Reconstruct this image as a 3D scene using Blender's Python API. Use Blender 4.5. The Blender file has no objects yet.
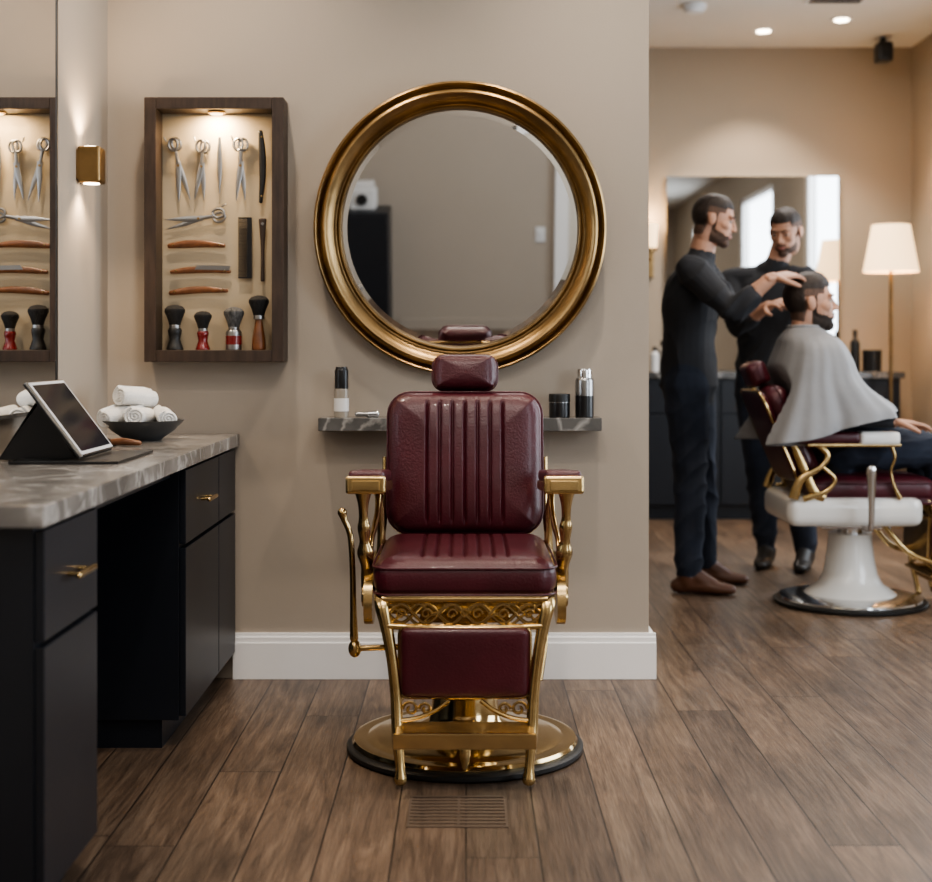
import bpy, bmesh, math, numpy as np
from mathutils import Matrix, Vector
pi=math.pi
CLOSE=None
scene=bpy.context.scene
try: scene.view_settings.look='AgX - Medium High Contrast'
except Exception: pass
# ------------------------------------------------------------------ materials
def M(name,col,rough=.5,metal=0.,bump=0.,bscale=60.,var=0.,vscale=6.,emit=0.,ecol=None,coat=0.,sheen=0.,stretch=None,spec=None):
    m=bpy.data.materials.new(name); m.use_nodes=True
    nt=m.node_tree; b=nt.nodes['Principled BSDF']
    c=(col[0],col[1],col[2],1)
    b.inputs['Base Color'].default_value=c
    b.inputs['Roughness'].default_value=rough
    b.inputs['Metallic'].default_value=metal
    if spec is not None: b.inputs['Specular IOR Level'].default_value=spec
    b.inputs['Coat Weight'].default_value=coat
    b.inputs['Sheen Weight'].default_value=sheen
    tc=nt.nodes.new('ShaderNodeTexCoord')
    src=tc.outputs['Object']
    if stretch:
        mp=nt.nodes.new('ShaderNodeMapping'); mp.inputs['Scale'].default_value=stretch
        nt.links.new(src,mp.inputs['Vector']); src=mp.outputs['Vector']
    if var>0:
        n=nt.nodes.new('ShaderNodeTexNoise'); n.inputs['Scale'].default_value=vscale; n.inputs['Detail'].default_value=5
        nt.links.new(src,n.inputs['Vector'])
        r=nt.nodes.new('ShaderNodeValToRGB')
        r.color_ramp.elements[0].position=.3; r.color_ramp.elements[1].position=.7
        r.color_ramp.elements[0].color=tuple(x*(1-var) for x in col)+(1,)
        r.color_ramp.elements[1].color=tuple(min(1,x*(1+var)) for x in col)+(1,)
        nt.links.new(n.outputs['Fac'],r.inputs['Fac']); nt.links.new(r.outputs['Color'],b.inputs['Base Color'])
    if bump>0:
        n=nt.nodes.new('ShaderNodeTexNoise'); n.inputs['Scale'].default_value=bscale; n.inputs['Detail'].default_value=4
        nt.links.new(src,n.inputs['Vector'])
        bp=nt.nodes.new('ShaderNodeBump'); bp.inputs['Strength'].default_value=bump; bp.inputs['Distance'].default_value=.01
        nt.links.new(n.outputs['Fac'],bp.inputs['Height']); nt.links.new(bp.outputs['Normal'],b.inputs['Normal'])
    if emit>0:
        b.inputs['Emission Color'].default_value=tuple((ecol or col)[:3])+(1,)
        b.inputs['Emission Strength'].default_value=emit
    return m

WALL=M('wall_paint',(.385,.332,.275),.75,bump=.04,bscale=180,var=.02,vscale=1.2)
WALLB=M('wall_paint_warm',(.355,.292,.222),.75,bump=.04,bscale=180,var=.02,vscale=1.2)
CEIL=M('ceiling_paint',(.66,.63,.58),.8,var=.01)
TRIM=M('trim_white',(.86,.85,.84),.4,var=.01)
NAVY=M('cabinet_black',(.0075,.0095,.0145),.40,bump=.02,bscale=90,var=.1)
BRASS=M('brass',(.54,.39,.19),.23,1.,bump=.03,bscale=40,var=.16,vscale=14)
BRASSP=M('brass_polished',(.60,.45,.24),.13,1.,var=.12,vscale=10)
BRASSD=M('antique_brass',(.30,.20,.095),.34,1.,bump=.06,bscale=60,var=.25,vscale=10)
LEATH=M('burgundy_leather',(.060,.0075,.0135),.36,bump=.16,bscale=160,var=.2,vscale=7,coat=.08)
RUB=M('black_rubber',(.012,.012,.012),.45,var=.1)
BLK=M('black_plastic',(.012,.012,.013),.3,var=.1)
CHR=M('chrome',(.72,.72,.72),.16,1.,var=.03)
STEEL=M('steel',(.36,.36,.36),.3,1.,var=.08)
WENAM=M('white_enamel',(.74,.72,.68),.25,var=.02,coat=.4)
WOODD=M('walnut_dark',(.042,.026,.018),.45,bump=.1,bscale=30,var=.35,vscale=9,stretch=(8,8,1))
WOODH=M('wood_handle',(.15,.058,.022),.35,var=.35,vscale=30)
PANEL=M('case_backing',(.44,.36,.25),.8,bump=.05,bscale=200,var=.04)
BRISK=M('bristle_black',(.013,.012,.012),.8,bump=.6,bscale=300,stretch=(1,1,.1),var=.3,vscale=200)
BRISG=M('bristle_grey',(.09,.09,.09),.8,bump=.6,bscale=300,stretch=(1,1,.1),var=.7,vscale=200)
REDH=M('red_resin',(.15,.010,.010),.2,var=.2,coat=.5)
MIRR=M('mirror_glass',(.80,.80,.79),.015,1.,var=.004)
WHITEP=M('white_plastic',(.7,.7,.7),.35,var=.02)
TOWEL=M('towel_cotton',(.84,.83,.80),.95,bump=.6,bscale=260,var=.04,vscale=40,sheen=.4)
SCREEN=M('tablet_screen',(.012,.014,.020),.12,var=.05)
BOWL=M('bowl_dark',(.055,.056,.058),.4,var=.2)
SKIN=M('skin',(.46,.25,.165),.5,var=.10,vscale=20)
HAIR=M('hair_dark',(.026,.016,.011),.6,bump=.35,bscale=200,var=.3,vscale=80,stretch=(1,1,.4))
FADE=M('hair_fade',(.11,.062,.042),.7,bump=.2,bscale=220,var=.35,vscale=90)
HAIRB=M('beard_dark',(.085,.048,.032),.75,bump=.3,bscale=220,var=.4,vscale=90)
HAIRK=M('beard_black',(.028,.017,.012),.75,bump=.3,bscale=220,var=.35,vscale=90)
SHIRT=M('shirt_black',(.022,.023,.027),.9,bump=.25,bscale=20,var=.15)
JEAN=M('jeans_dark',(.018,.024,.040),.9,bump=.25,bscale=20,var=.3)
BOOT=M('boot_brown',(.10,.042,.022),.45,var=.15)
BOOTK=M('shoe_black',(.02,.018,.017),.45,var=.15)
CAPE=M('cape_grey',(.24,.24,.245),.65,bump=.12,bscale=30,var=.04)
EYEW=M('eye_white',(.5,.47,.44),.2,var=.01)
EYED=M('eye_dark',(.02,.012,.01),.1,var=.01)
LIP=M('lips',(.34,.14,.11),.5,var=.03)
SHADE=M('lamp_shade_fabric',(.75,.58,.38),.9,var=.02,emit=2.2,ecol=(1.,.66,.35))
BULB=M('bulb_glow',(1,.85,.65),.5,emit=14,ecol=(1.,.82,.60),var=.001)
CASEB=M('case_lamp_glow',(1,.8,.55),.5,emit=5,ecol=(1.,.72,.42),var=.001)
CLEAR=M('amber_lotion',(.30,.27,.23),.15,var=.05)
DOORP=M('door_paint',(.62,.56,.47),.5,var=.02)
FLREF=M('floor_reflection_brown',(.085,.060,.043),.5,.0,var=.15)  # brown that stands in for a dark reflection on the floor

def marble(name,base,vein,rough=.18):
    m=bpy.data.materials.new(name); m.use_nodes=True; nt=m.node_tree; b=nt.nodes['Principled BSDF']
    b.inputs['Roughness'].default_value=rough
    tc=nt.nodes.new('ShaderNodeTexCoord')
    n0=nt.nodes.new('ShaderNodeTexNoise'); n0.inputs['Scale'].default_value=4; n0.inputs['Detail'].default_value=8; n0.inputs['Distortion'].default_value=1.2
    nt.links.new(tc.outputs['Object'],n0.inputs['Vector'])
    v=nt.nodes.new('ShaderNodeTexVoronoi'); v.feature='DISTANCE_TO_EDGE'; v.inputs['Scale'].default_value=9
    mx=nt.nodes.new('ShaderNodeMix'); mx.data_type='VECTOR'; mx.inputs[0].default_value=.22
    nt.links.new(tc.outputs['Object'],mx.inputs[4]); nt.links.new(n0.outputs['Color'],mx.inputs[5])
    nt.links.new(mx.outputs[1],v.inputs['Vector'])
    r=nt.nodes.new('ShaderNodeValToRGB'); r.color_ramp.elements[0].position=.0; r.color_ramp.elements[1].position=.09
    r.color_ramp.elements[0].color=(1,1,1,1); r.color_ramp.elements[1].color=(0,0,0,1)
    nt.links.new(v.outputs['Distance'],r.inputs['Fac'])
    r2=nt.nodes.new('ShaderNodeValToRGB'); r2.color_ramp.elements[0].position=.35; r2.color_ramp.elements[1].position=.7
    r2.color_ramp.elements[0].color=tuple(x*.6 for x in base)+(1,); r2.color_ramp.elements[1].color=tuple(x*1.35 for x in base)+(1,)
    nt.links.new(n0.outputs['Fac'],r2.inputs['Fac'])
    m2=nt.nodes.new('ShaderNodeMix'); m2.data_type='RGBA'
    mu=nt.nodes.new('ShaderNodeMath'); mu.operation='MULTIPLY'
    nt.links.new(r.outputs['Color'],mu.inputs[0]); nt.links.new(n0.outputs['Fac'],mu.inputs[1])
    nt.links.new(mu.outputs[0],m2.inputs[0]); nt.links.new(r2.outputs['Color'],m2.inputs[6]); m2.inputs[7].default_value=vein+(1,)
    nt.links.new(m2.outputs[2],b.inputs['Base Color'])
    return m
MARB=marble('marble_counter',(.20,.185,.17),(.55,.53,.50))
MARBS=marble('marble_shelf',(.11,.108,.105),(.50,.49,.47))

def floor_mat():
    m=bpy.data.materials.new('oak_planks'); m.use_nodes=True; nt=m.node_tree; b=nt.nodes['Principled BSDF']
    L=nt.links.new; N=nt.nodes.new
    tc=N('ShaderNodeTexCoord'); sp=N('ShaderNodeSeparateXYZ'); L(tc.outputs['Object'],sp.inputs[0])
    PW=.158
    dv=N('ShaderNodeMath'); dv.operation='DIVIDE'; L(sp.outputs['X'],dv.inputs[0]); dv.inputs[1].default_value=PW
    fl=N('ShaderNodeMath'); fl.operation='FLOOR'; L(dv.outputs[0],fl.inputs[0])
    wn=N('ShaderNodeTexWhiteNoise'); wn.noise_dimensions='1D'; L(fl.outputs[0],wn.inputs['W'])
    ma=N('ShaderNodeMath'); ma.operation='MULTIPLY_ADD'; L(wn.outputs['Value'],ma.inputs[0]); ma.inputs[1].default_value=2.1; L(sp.outputs['Y'],ma.inputs[2])
    cb=N('ShaderNodeCombineXYZ'); L(ma.outputs[0],cb.inputs['X']); L(sp.outputs['X'],cb.inputs['Y'])
    br=N('ShaderNodeTexBrick'); L(cb.outputs[0],br.inputs['Vector'])
    br.offset=0; br.offset_frequency=2
    br.inputs['Scale'].default_value=1; br.inputs['Brick Width'].default_value=2.1; br.inputs['Row Height'].default_value=PW
    br.inputs['Mortar Size'].default_value=.0022; br.inputs['Mortar Smooth'].default_value=.25
    br.inputs['Color1'].default_value=(0,0,0,1); br.inputs['Color2'].default_value=(1,1,1,1); br.inputs['Mortar'].default_value=(.5,.5,.5,1)
    ad=N('ShaderNodeVectorMath'); ad.operation='ADD'; sc=N('ShaderNodeVectorMath'); sc.operation='SCALE'; sc.inputs['Scale'].default_value=7.3
    L(br.outputs['Color'],sc.inputs[0]); L(tc.outputs['Object'],ad.inputs[0]); L(sc.outputs[0],ad.inputs[1])
    mp=N('ShaderNodeMapping'); mp.inputs['Scale'].default_value=(10,.8,1); L(ad.outputs[0],mp.inputs['Vector'])
    n=N('ShaderNodeTexNoise'); n.inputs['Scale'].default_value=2.0; n.inputs['Detail'].default_value=10; n.inputs['Roughness'].default_value=.66; n.inputs['Distortion'].default_value=1.9
    L(mp.outputs[0],n.inputs['Vector'])
    mp2=N('ShaderNodeMapping'); mp2.inputs['Scale'].default_value=(70,3,1); L(ad.outputs[0],mp2.inputs['Vector'])
    n2=N('ShaderNodeTexNoise'); n2.inputs['Scale'].default_value=3; n2.inputs['Detail'].default_value=5; L(mp2.outputs[0],n2.inputs['Vector'])
    r=N('ShaderNodeValToRGB'); L(n.outputs['Fac'],r.inputs['Fac'])
    e=r.color_ramp.elements; e[0].position=.28; e[0].color=(.050,.034,.025,1); e[1].position=.72; e[1].color=(.225,.165,.118,1)
    q=e.new(.5); q.color=(.132,.091,.063,1)
    n3=N('ShaderNodeTexNoise'); n3.inputs['Scale'].default_value=1.7; n3.inputs['Detail'].default_value=3; L(ad.outputs[0],n3.inputs['Vector'])
    k3=N('ShaderNodeValToRGB'); L(n3.outputs['Fac'],k3.inputs['Fac']); k3.color_ramp.elements[0].position=.35; k3.color_ramp.elements[0].color=(.76,.78,.80,1); k3.color_ramp.elements[1].position=.65; k3.color_ramp.elements[1].color=(1.12,1.1,1.08,1)
    pl=N('ShaderNodeValToRGB'); L(br.outputs['Color'],pl.inputs['Fac'])
    pl.color_ramp.elements[0].color=(.74,.73,.74,1); pl.color_ramp.elements[1].color=(1.20,1.17,1.13,1)
    def mul(a,b_):
        mu=N('ShaderNodeMix'); mu.data_type='RGBA'; mu.blend_type='MULTIPLY'; mu.inputs[0].default_value=1
        L(a,mu.inputs[6]); L(b_,mu.inputs[7]); return mu.outputs[2]
    g=N('ShaderNodeValToRGB'); L(n2.outputs['Fac'],g.inputs['Fac']); g.color_ramp.elements[0].position=.3; g.color_ramp.elements[0].color=(.72,.72,.72,1); g.color_ramp.elements[1].position=.6; g.color_ramp.elements[1].color=(1.05,1.05,1.05,1)
    c=mul(mul(mul(r.outputs['Color'],pl.outputs['Color']),g.outputs['Color']),k3.outputs['Color'])
    mo=N('ShaderNodeMix'); mo.data_type='RGBA'; L(br.outputs['Fac'],mo.inputs[0]); L(c,mo.inputs[6]); mo.inputs[7].default_value=(.016,.011,.009,1)
    L(mo.outputs[2],b.inputs['Base Color'])
    b.inputs['Roughness'].default_value=.37
    bp=N('ShaderNodeBump'); bp.inputs['Strength'].default_value=.25; bp.inputs['Distance'].default_value=.004
    sb=N('ShaderNodeMath'); sb.operation='SUBTRACT'; L(n2.outputs['Fac'],sb.inputs[0]); L(br.outputs['Fac'],sb.inputs[1]); L(sb.outputs[0],bp.inputs['Height'])
    L(bp.outputs['Normal'],b.inputs['Normal'])
    return m
FLOOR=floor_mat()

# ------------------------------------------------------------------ mesh builder
def nrm(v):
    v=np.array(v,float); l=np.linalg.norm(v); return v/l if l>1e-9 else v
def catmull(P,n,closed=False):
    P=np.array(P,float); out=[]; N=len(P)
    rng=range(N if closed else N-1)
    for i in rng:
        if closed: p0,p1,p2,p3=P[(i-1)%N],P[i],P[(i+1)%N],P[(i+2)%N]
        else: p0,p1,p2,p3=P[max(i-1,0)],P[i],P[i+1],P[min(i+2,N-1)]
        for k in range(n):
            t=k/n
            out.append(.5*((2*p1)+(-p0+p2)*t+(2*p0-5*p1+4*p2-p3)*t*t+(-p0+3*p1-3*p2+p3)*t**3))
    if not closed: out.append(P[-1])
    return np.array(out)
def rings(pts,ra,rb,seg,closed,n,up,round_caps):
    pts=np.array(pts,float); K=len(pts)
    ra=np.full(K,ra) if np.isscalar(ra) else np.array(ra,float)
    rb=ra if rb is None else (np.full(K,rb) if np.isscalar(rb) else np.array(rb,float))
    A=np.column_stack([pts,ra,rb])
    if n>1: A=catmull(A,n,closed)
    P=A[:,:3]; ra=np.maximum(A[:,3],1e-5); rb=np.maximum(A[:,4],1e-5); K=len(P)
    T=np.zeros_like(P)
    for i in range(K):
        if closed: t=P[(i+1)%K]-P[(i-1)%K]
        else: t=P[min(i+1,K-1)]-P[max(i-1,0)]
        T[i]=nrm(t)
    N0=np.array(up,float)-np.dot(up,T[0])*T[0]
    if np.linalg.norm(N0)<1e-3:
        N0=np.array((1.,0,0))-T[0][0]*T[0]
        if np.linalg.norm(N0)<1e-3: N0=np.array((0,1.,0))-T[0][1]*T[0]
    Nv=nrm(N0); th=np.linspace(0,2*pi,seg,endpoint=False)
    R=[]
    Ns=[]
    for i in range(K):
        Nv=nrm(Nv-np.dot(Nv,T[i])*T[i]); Ns.append(Nv)
        B=np.cross(T[i],Nv)
        R.append(P[i]+np.outer(np.cos(th)*ra[i],Nv)+np.outer(np.sin(th)*rb[i],B))
    if round_caps and not closed:
        def dome(i,sg):
            o=[]; r=min(ra[i],rb[i]); B=np.cross(T[i],Ns[i])
            for a in (30,55,75):
                a=math.radians(a); o.append(P[i]+sg*T[i]*r*math.sin(a)+np.outer(np.cos(th)*ra[i]*math.cos(a),Ns[i])+np.outer(np.sin(th)*rb[i]*math.cos(a),B))
            return o
        R=dome(0,-1)[::-1]+R+dome(K-1,1)
    return R
def ring_mesh(R,closed=False,cap=True):
    seg=len(R[0]); K=len(R); V=np.vstack(R); F=[]
    for i in range(K if closed else K-1):
        a=i*seg; b=((i+1)%K)*seg
        for j in range(seg):
            k=(j+1)%seg
            F.append((a+j,a+k,b+k,b+j))
    if cap and not closed:
        c0=len(V); V=np.vstack([V,R[0].mean(0),R[-1].mean(0)])
        for j in range(seg):
            k=(j+1)%seg
            F.append((c0,k,j)); F.append((c0+1,(K-1)*seg+j,(K-1)*seg+k))
    return V,F
def ell_mesh(c,r,su=20,sv=12):
    R=[]
    for i in range(1,sv):
        a=-pi/2+pi*i/sv
        th=np.linspace(0,2*pi,su,endpoint=False)
        R.append(np.column_stack([c[0]+r[0]*math.cos(a)*np.cos(th),c[1]+r[1]*math.cos(a)*np.sin(th),np.full(su,c[2]+r[2]*math.sin(a))]))
    V,F=ring_mesh(R); V[-2]=(c[0],c[1],c[2]-r[2]); V[-1]=(c[0],c[1],c[2]+r[2])
    return V,F

class B:
    def __init__(s): s.V=[];s.F=[];s.I=[];s.mats=[];s.n=0;s.T=Matrix.Identity(4)
    def mi(s,m):
        if m not in s.mats: s.mats.append(m)
        return s.mats.index(m)
    def add(s,V,F,mat,xf=None):
        V=np.array(V,float); T=np.array(s.T@(xf if xf is not None else Matrix.Identity(4)))
        V=V@T[:3,:3].T+T[:3,3]
        s.V.append(V); off=s.n
        s.F+= [tuple(i+off for i in f) for f in F]
        if isinstance(mat,(list,np.ndarray)): s.I+=list(mat)
        else: s.I+=[s.mi(mat)]*len(F)
        s.n+=len(V)
    def box(s,c,size,mat,bev=.0,rot=None,seg=2):
        bm=bmesh.new(); bmesh.ops.create_cube(bm,size=1)
        for v in bm.verts: v.co=Vector((v.co.x*size[0],v.co.y*size[1],v.co.z*size[2]))
        if bev>0: bmesh.ops.bevel(bm,geom=bm.edges[:],offset=min(bev,min(size)*.49),segments=seg,affect='EDGES',profile=.6)
        bm.verts.index_update()
        V=[v.co[:] for v in bm.verts]; F=[tuple(v.index for v in f.verts) for f in bm.faces]; bm.free()
        xf=Matrix.Translation(c)
        if rot is not None: xf=xf@rot
        s.add(V,F,mat,xf)
    def bx(s,x0,x1,y0,y1,z0,z1,mat,bev=0.):
        s.box(((x0+x1)/2,(y0+y1)/2,(z0+z1)/2),(abs(x1-x0),abs(y1-y0),abs(z1-z0)),mat,bev)
    def lathe(s,prof,c,mat,seg=40,rot=None,sx=1,sy=1):
        th=np.linspace(0,2*pi,seg,endpoint=False)
        R=[np.column_stack([max(r,1e-4)*np.cos(th)*sx,max(r,1e-4)*np.sin(th)*sy,np.full(seg,z)]) for r,z in prof]
        V,F=ring_mesh(R); xf=Matrix.Translation(c)
        if rot is not None: xf=xf@rot
        s.add(V,F,mat,xf)
    def sweep(s,pts,ra,mat,rb=None,seg=12,closed=False,n=1,up=(0,0,1),rc=False,xf=None):
        V,F=ring_mesh(rings(pts,ra,rb,seg,closed,n,up,rc),closed); s.add(V,F,mat,xf)
    def ell(s,c,r,mat,su=20,sv=12,xf=None):
        V,F=ell_mesh(c,r,su,sv); s.add(V,F,mat,xf)
    def prism(s,out,t,mat,xf):
        n=len(out); V=[(a,-t/2,b) for a,b in out]+[(a,t/2,b) for a,b in out]
        F=[tuple(range(n)),tuple(range(2*n-1,n-1,-1))]+[((i+1)%n,i,n+i,n+(i+1)%n) for i in range(n)]
        s.add(V,F,mat,xf)
    def cushion(s,w,h,d,r,mat,xf,grooves=(),gd=.008,gs=.004,win=.85,nu=100,nv=50,k=8,crown=0.,backf=1.):
        us=np.sin(np.linspace(-pi/2,pi/2,nu+1)); us=.35*us+.65*np.linspace(-1,1,nu+1)
        vs=np.sin(np.linspace(-pi/2,pi/2,nv+1)); vs=.8*vs+.2*np.linspace(-1,1,nv+1)
        V=[];idx={}
        F=[]
        def pos(u,v):
            m=max(abs(u),abs(v))
            if m<1e-9: return 0,0,0
            px,pz=u/m*w/2,v/m*h/2
            qx=max(-(w/2-r),min(w/2-r,px)); qz=max(-(h/2-r),min(h/2-r,pz))
            dx,dz=px-qx,pz-qz; l=math.hypot(dx,dz)
            if l>r: px,pz=qx+dx/l*r,qz+dz/l*r
            bl=m**6
            return (u*w/2)*(1-bl)+px*m*bl,(v*h/2)*(1-bl)+pz*m*bl,m
        for side in (-1,1):
            for i,u in enumerate(us):
                for j,v in enumerate(vs):
                    x,z,m=pos(u,v)
                    edge=i in(0,nu) or j in (0,nv)
                    if edge and side==1: idx[(1,i,j)]=idx[(-1,i,j)]; continue
                    f=max(0,1-m**k)**.45
                    y=side*d/2*f
                    if side==-1:
                        y-=crown*(1-m*m)
                        g=0
                        for gx in grooves: g+=math.exp(-((x-gx)/gs)**2)
                        ww=1/(1+math.exp((abs(v)-win)*40))
                        y+=gd*min(1,g)*ww
                    else: y*=backf
                    idx[(side,i,j)]=len(V); V.append((x,y,z))
        for side in (-1,1):
            for i in range(nu):
                for j in range(nv):
                    q=(idx[(side,i,j)],idx[(side,i+1,j)],idx[(side,i+1,j+1)],idx[(side,i,j+1)])
                    if len(set(q))<3: continue
                    F.append(q if side==-1 else q[::-1])
        s.add(V,F,mat,xf)
    def piping(s,w,h,r,rad,mat,xf,y=0.):
        pts=[]
        for cx,cz,a0 in ((w/2-r,h/2-r,0),(-w/2+r,h/2-r,90),(-w/2+r,-h/2+r,180),(w/2-r,-h/2+r,270)):
            for k in range(7):
                a=math.radians(a0+k*15); pts.append((cx+r*math.cos(a),y,cz+r*math.sin(a)))
        s.sweep(pts,rad,mat,seg=8,closed=True,up=(0,1,0),xf=xf)
    def build(s,name,loc=(0,0,0),rz=0.,sharp=38,wn=True):
        V=np.vstack(s.V)
        me=bpy.data.meshes.new(name)
        me.from_pydata(V.tolist(),[],s.F)
        for m in s.mats: me.materials.append(m)
        me.polygons.foreach_set('material_index',s.I); me.polygons.foreach_set('use_smooth',[True]*len(s.F))
        bm=bmesh.new(); bm.from_mesh(me)
        bmesh.ops.recalc_face_normals(bm,faces=bm.faces[:]); bm.to_mesh(me); bm.free()
        me.set_sharp_from_angle(angle=math.radians(sharp))
        ob=bpy.data.objects.new(name,me); scene.collection.objects.link(ob)
        ob.location=loc; ob.rotation_euler=(0,0,rz)
        if wn:
            q=ob.modifiers.new('weighted','WEIGHTED_NORMAL'); q.keep_sharp=True; q.weight=100
        return ob
def T(*a): return Matrix.Translation(a)
def R(deg,ax): return Matrix.Rotation(math.radians(deg),4,ax)

# ------------------------------------------------------------------ camera
H=1.08; FP=1400.; YW=4.61; XL=-1.18; XR=2.96; YB=9.3; YR=-1.25; ZC=3.09
cd=bpy.data.cameras.new('camera'); cam=bpy.data.objects.new('camera',cd); scene.collection.objects.link(cam)
cam.location=(0,0,H); cam.rotation_euler=(pi/2,0,0)
cd.sensor_width=36; cd.lens=FP/932*36; cd.shift_y=-91/932.; cd.clip_start=.05
cd.dof.use_dof=True; cd.dof.focus_distance=3.95; cd.dof.aperture_fstop=2.4
if CLOSE:
    k=CLOSE[2]; cd.lens*=k; cd.shift_x=(CLOSE[0]-466)/932*k; cd.shift_y=(350-CLOSE[1])/932*k; cd.dof.use_dof=False
scene.camera=cam
def X(px,D): return (px-466)/FP*D
def Z(py,D): return H+(350-py)/FP*D

# ------------------------------------------------------------------ room
def simple(name,x0,x1,y0,y1,z0,z1,mat,bev=0.):
    b=B(); b.bx(x0,x1,y0,y1,z0,z1,mat,bev); return b.build(name)
simple('floor',XL-.1,XR+.1,YR-.1,YB+.1,-.1,0,FLOOR).location.z=0
simple('ceiling',XL-.1,XR+.1,YR-.1,YB+.1,ZC,ZC+.1,CEIL)
simple('wall_left',XL-.1,XL,YR-.1,YB+.1,0,ZC,WALL)
simple('wall_rear',XL,XR,YR-.1,YR,0,ZC,WALL)
simple('wall_partition',XL,.602,YW,YW+.14,0,ZC,WALL)
simple('wall_back',XL,XR,YB,YB+.1,0,ZC,WALLB)
wins=[(.2,1.6),(3.4,5.0),(6.3,7.4)]
b=B(); y=YR-.1
for a,c in wins:
    b.bx(XR,XR+.1,y,a,0,ZC,WALLB); b.bx(XR,XR+.1,a,c,0,.5,WALLB); b.bx(XR,XR+.1,a,c,2.7,ZC,WALLB); y=c
b.bx(XR,XR+.1,y,YB+.1,0,ZC,WALLB); b.build('wall_right')
for i,(a,c) in enumerate(wins):
    b=B()
    for (y0,y1,z0,z1) in ((a,a+.06,.5,2.7),(c-.06,c,.5,2.7),(a,c,.5,.56),(a,c,2.64,2.7)):
        b.bx(XR+.02,XR+.08,y0,y1,z0,z1,TRIM,.004)
    b.build('window_%d'%(i+1))
def base_profile(b,x0,x1,y,th=.022,h=.15):
    b.bx(x0,x1,y-th,y,0,h-.03,TRIM,.002); b.bx(x0,x1,y-th*.75,y,h-.035,h-.012,TRIM,.003); b.bx(x0,x1,y-th*.45,y,h-.014,h,TRIM,.002)
b=B(); base_profile(b,-.765,.624,YW)
b.bx(.602,.624,YW-.0,YW+.16,0,.12,TRIM,.002); b.bx(.602,.618,YW,YW+.16,.115,.15,TRIM,.003); b.build('baseboard_partition')
b=B(); b.bx(XR-.02,XR,YR,YB,0,.15,TRIM,.003); b.build('baseboard_right')
b=B(); b.bx(XL,.44,YB-.02,YB,0,.15,TRIM,.003); b.build('baseboard_back')
b=B(); b.bx(-.5,.60,YR,YR+.015,0,.08,WALL,.003); b.build('baseboard_rear')
RY=YR+.004
b=B(); b.bx(.655,.755,RY,YR+.05,0.002,2.2,TRIM,.004); b.bx(1.675,1.775,RY,YR+.05,0.002,2.2,TRIM,.004); b.bx(.655,1.775,RY,YR+.05,2.1,2.2,TRIM,.004)
b.bx(.755,1.675,RY,YR+.035,.01,2.1,DOORP,.003)
for z0,z1 in ((.2,.95),(1.1,1.95)): b.bx(.875,1.555,YR+.03,YR+.045,z0,z1,DOORP,.01)
b.sweep([(.825,YR+.035,1.0),(.825,YR+.09,1.0),(.935,YR+.09,1.0)],.01,BRASS); b.build('door_1')
CH_=.93
b=B(); b.bx(-1.17,-.55,YR+.02,YR+.5,.08,CH_,NAVY,.004); b.bx(-1.15,-.58,YR+.03,YR+.46,0,.09,NAVY)
for x0,x1 in ((-1.165,-.865),(-.855,-.555)): b.bx(x0,x1,YR+.5,YR+.515,.10,CH_-.02,NAVY,.003)
for x in (-.885,-.835): b.sweep([(x,YR+.53,.5),(x,YR+.53,.65)],.006,BRASS)
b.build('storage_cabinet')
b=B(); b.box((-.74,YR+.25,CH_+.08),(.20,.22,.16),WHITEP,.03); b.box((-.74,YR+.25,CH_+.18),(.16,.18,.05),WHITEP,.02); b.sweep([(-.74,YR+.355,CH_+.08),(-.74,YR+.385,CH_+.08)],.04,BLK); b.build('towel_warmer')
b=B(); b.bx(.515,.585,YR,YR+.012,.66,.77,WHITEP,.004); b.bx(.535,.565,YR+.01,YR+.02,.69,.74,WHITEP,.003); b.build('light_switch')

# ------------------------------------------------------------------ left counter
b=B()
b.bx(XL,-.745,2.47,YW,.765,.805,MARB,.004)
def cab(y0,y1,cols,xf_=-.775):
    b.bx(XL+.005,xf_,y0,y1,.08,.765,NAVY,.002)
    b.bx(XL+.02,xf_-.05,y0+.02,y1-.005,0,.085,NAVY)
    for (a,c,hd) in cols:
        b.bx(xf_,xf_+.018,a+.004,c-.004,.555,.755,NAVY,.003)
        b.bx(xf_,xf_+.018,a+.004,c-.004,.09,.545,NAVY,.003)
        if hd:
            ym=(a+c)/2; zz=.655
            b.sweep([(xf_+.045,ym-.055,zz),(xf_+.045,ym+.055,zz)],.0065,BRASS,rc=True)
            for q in (-.035,.035): b.sweep([(xf_+.015,ym+q,zz),(xf_+.045,ym+q,zz)],.0045,BRASS)
cab(2.51,2.88,[(2.51,2.88,True)])
cab(3.78,YW-.005,[(3.78,4.29,True),(4.29,YW-.01,False)])
b.bx(XL+.005,XL+.03,2.88,3.78,.08,.765,NAVY)
b.bx(XL+.03,-.80,2.88,3.78,.735,.765,NAVY)
b.build('vanity_counter')

# mirror on left wall
b=B(); b.bx(XL+.001,XL+.012,1.6,3.99,.915,2.9,MIRR)
FRM=M('mirror_edge_metal',(.12,.12,.12),.35,1.,var=.1)
b.bx(XL+.001,XL+.0145,3.99,3.999,.905,2.91,FRM); b.bx(XL+.001,XL+.0145,1.59,3.999,.905,.915,FRM); b.bx(XL+.001,XL+.0145,1.59,1.6,.905,2.91,FRM); b.bx(XL+.001,XL+.0145,1.59,3.999,2.9,2.91,FRM)
b.build('vanity_mirror')
# sconce
b=B(); sy=4.27; sz=1.643
b.bx(XL,XL+.008,sy-.035,sy+.035,sz-.045,sz+.045,BRASSD,.002)
b.box((XL+.038,sy,sz),(.068,.072,.110),BRASSD,.008,seg=3)
for sg in (-1,1): b.lathe([(.0,-.0015),(.024,-.0015),(.024,.0015),(0,.0015)],(XL+.038,sy,sz+sg*.0555),BULB,24)
b.build('sconce')

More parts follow.
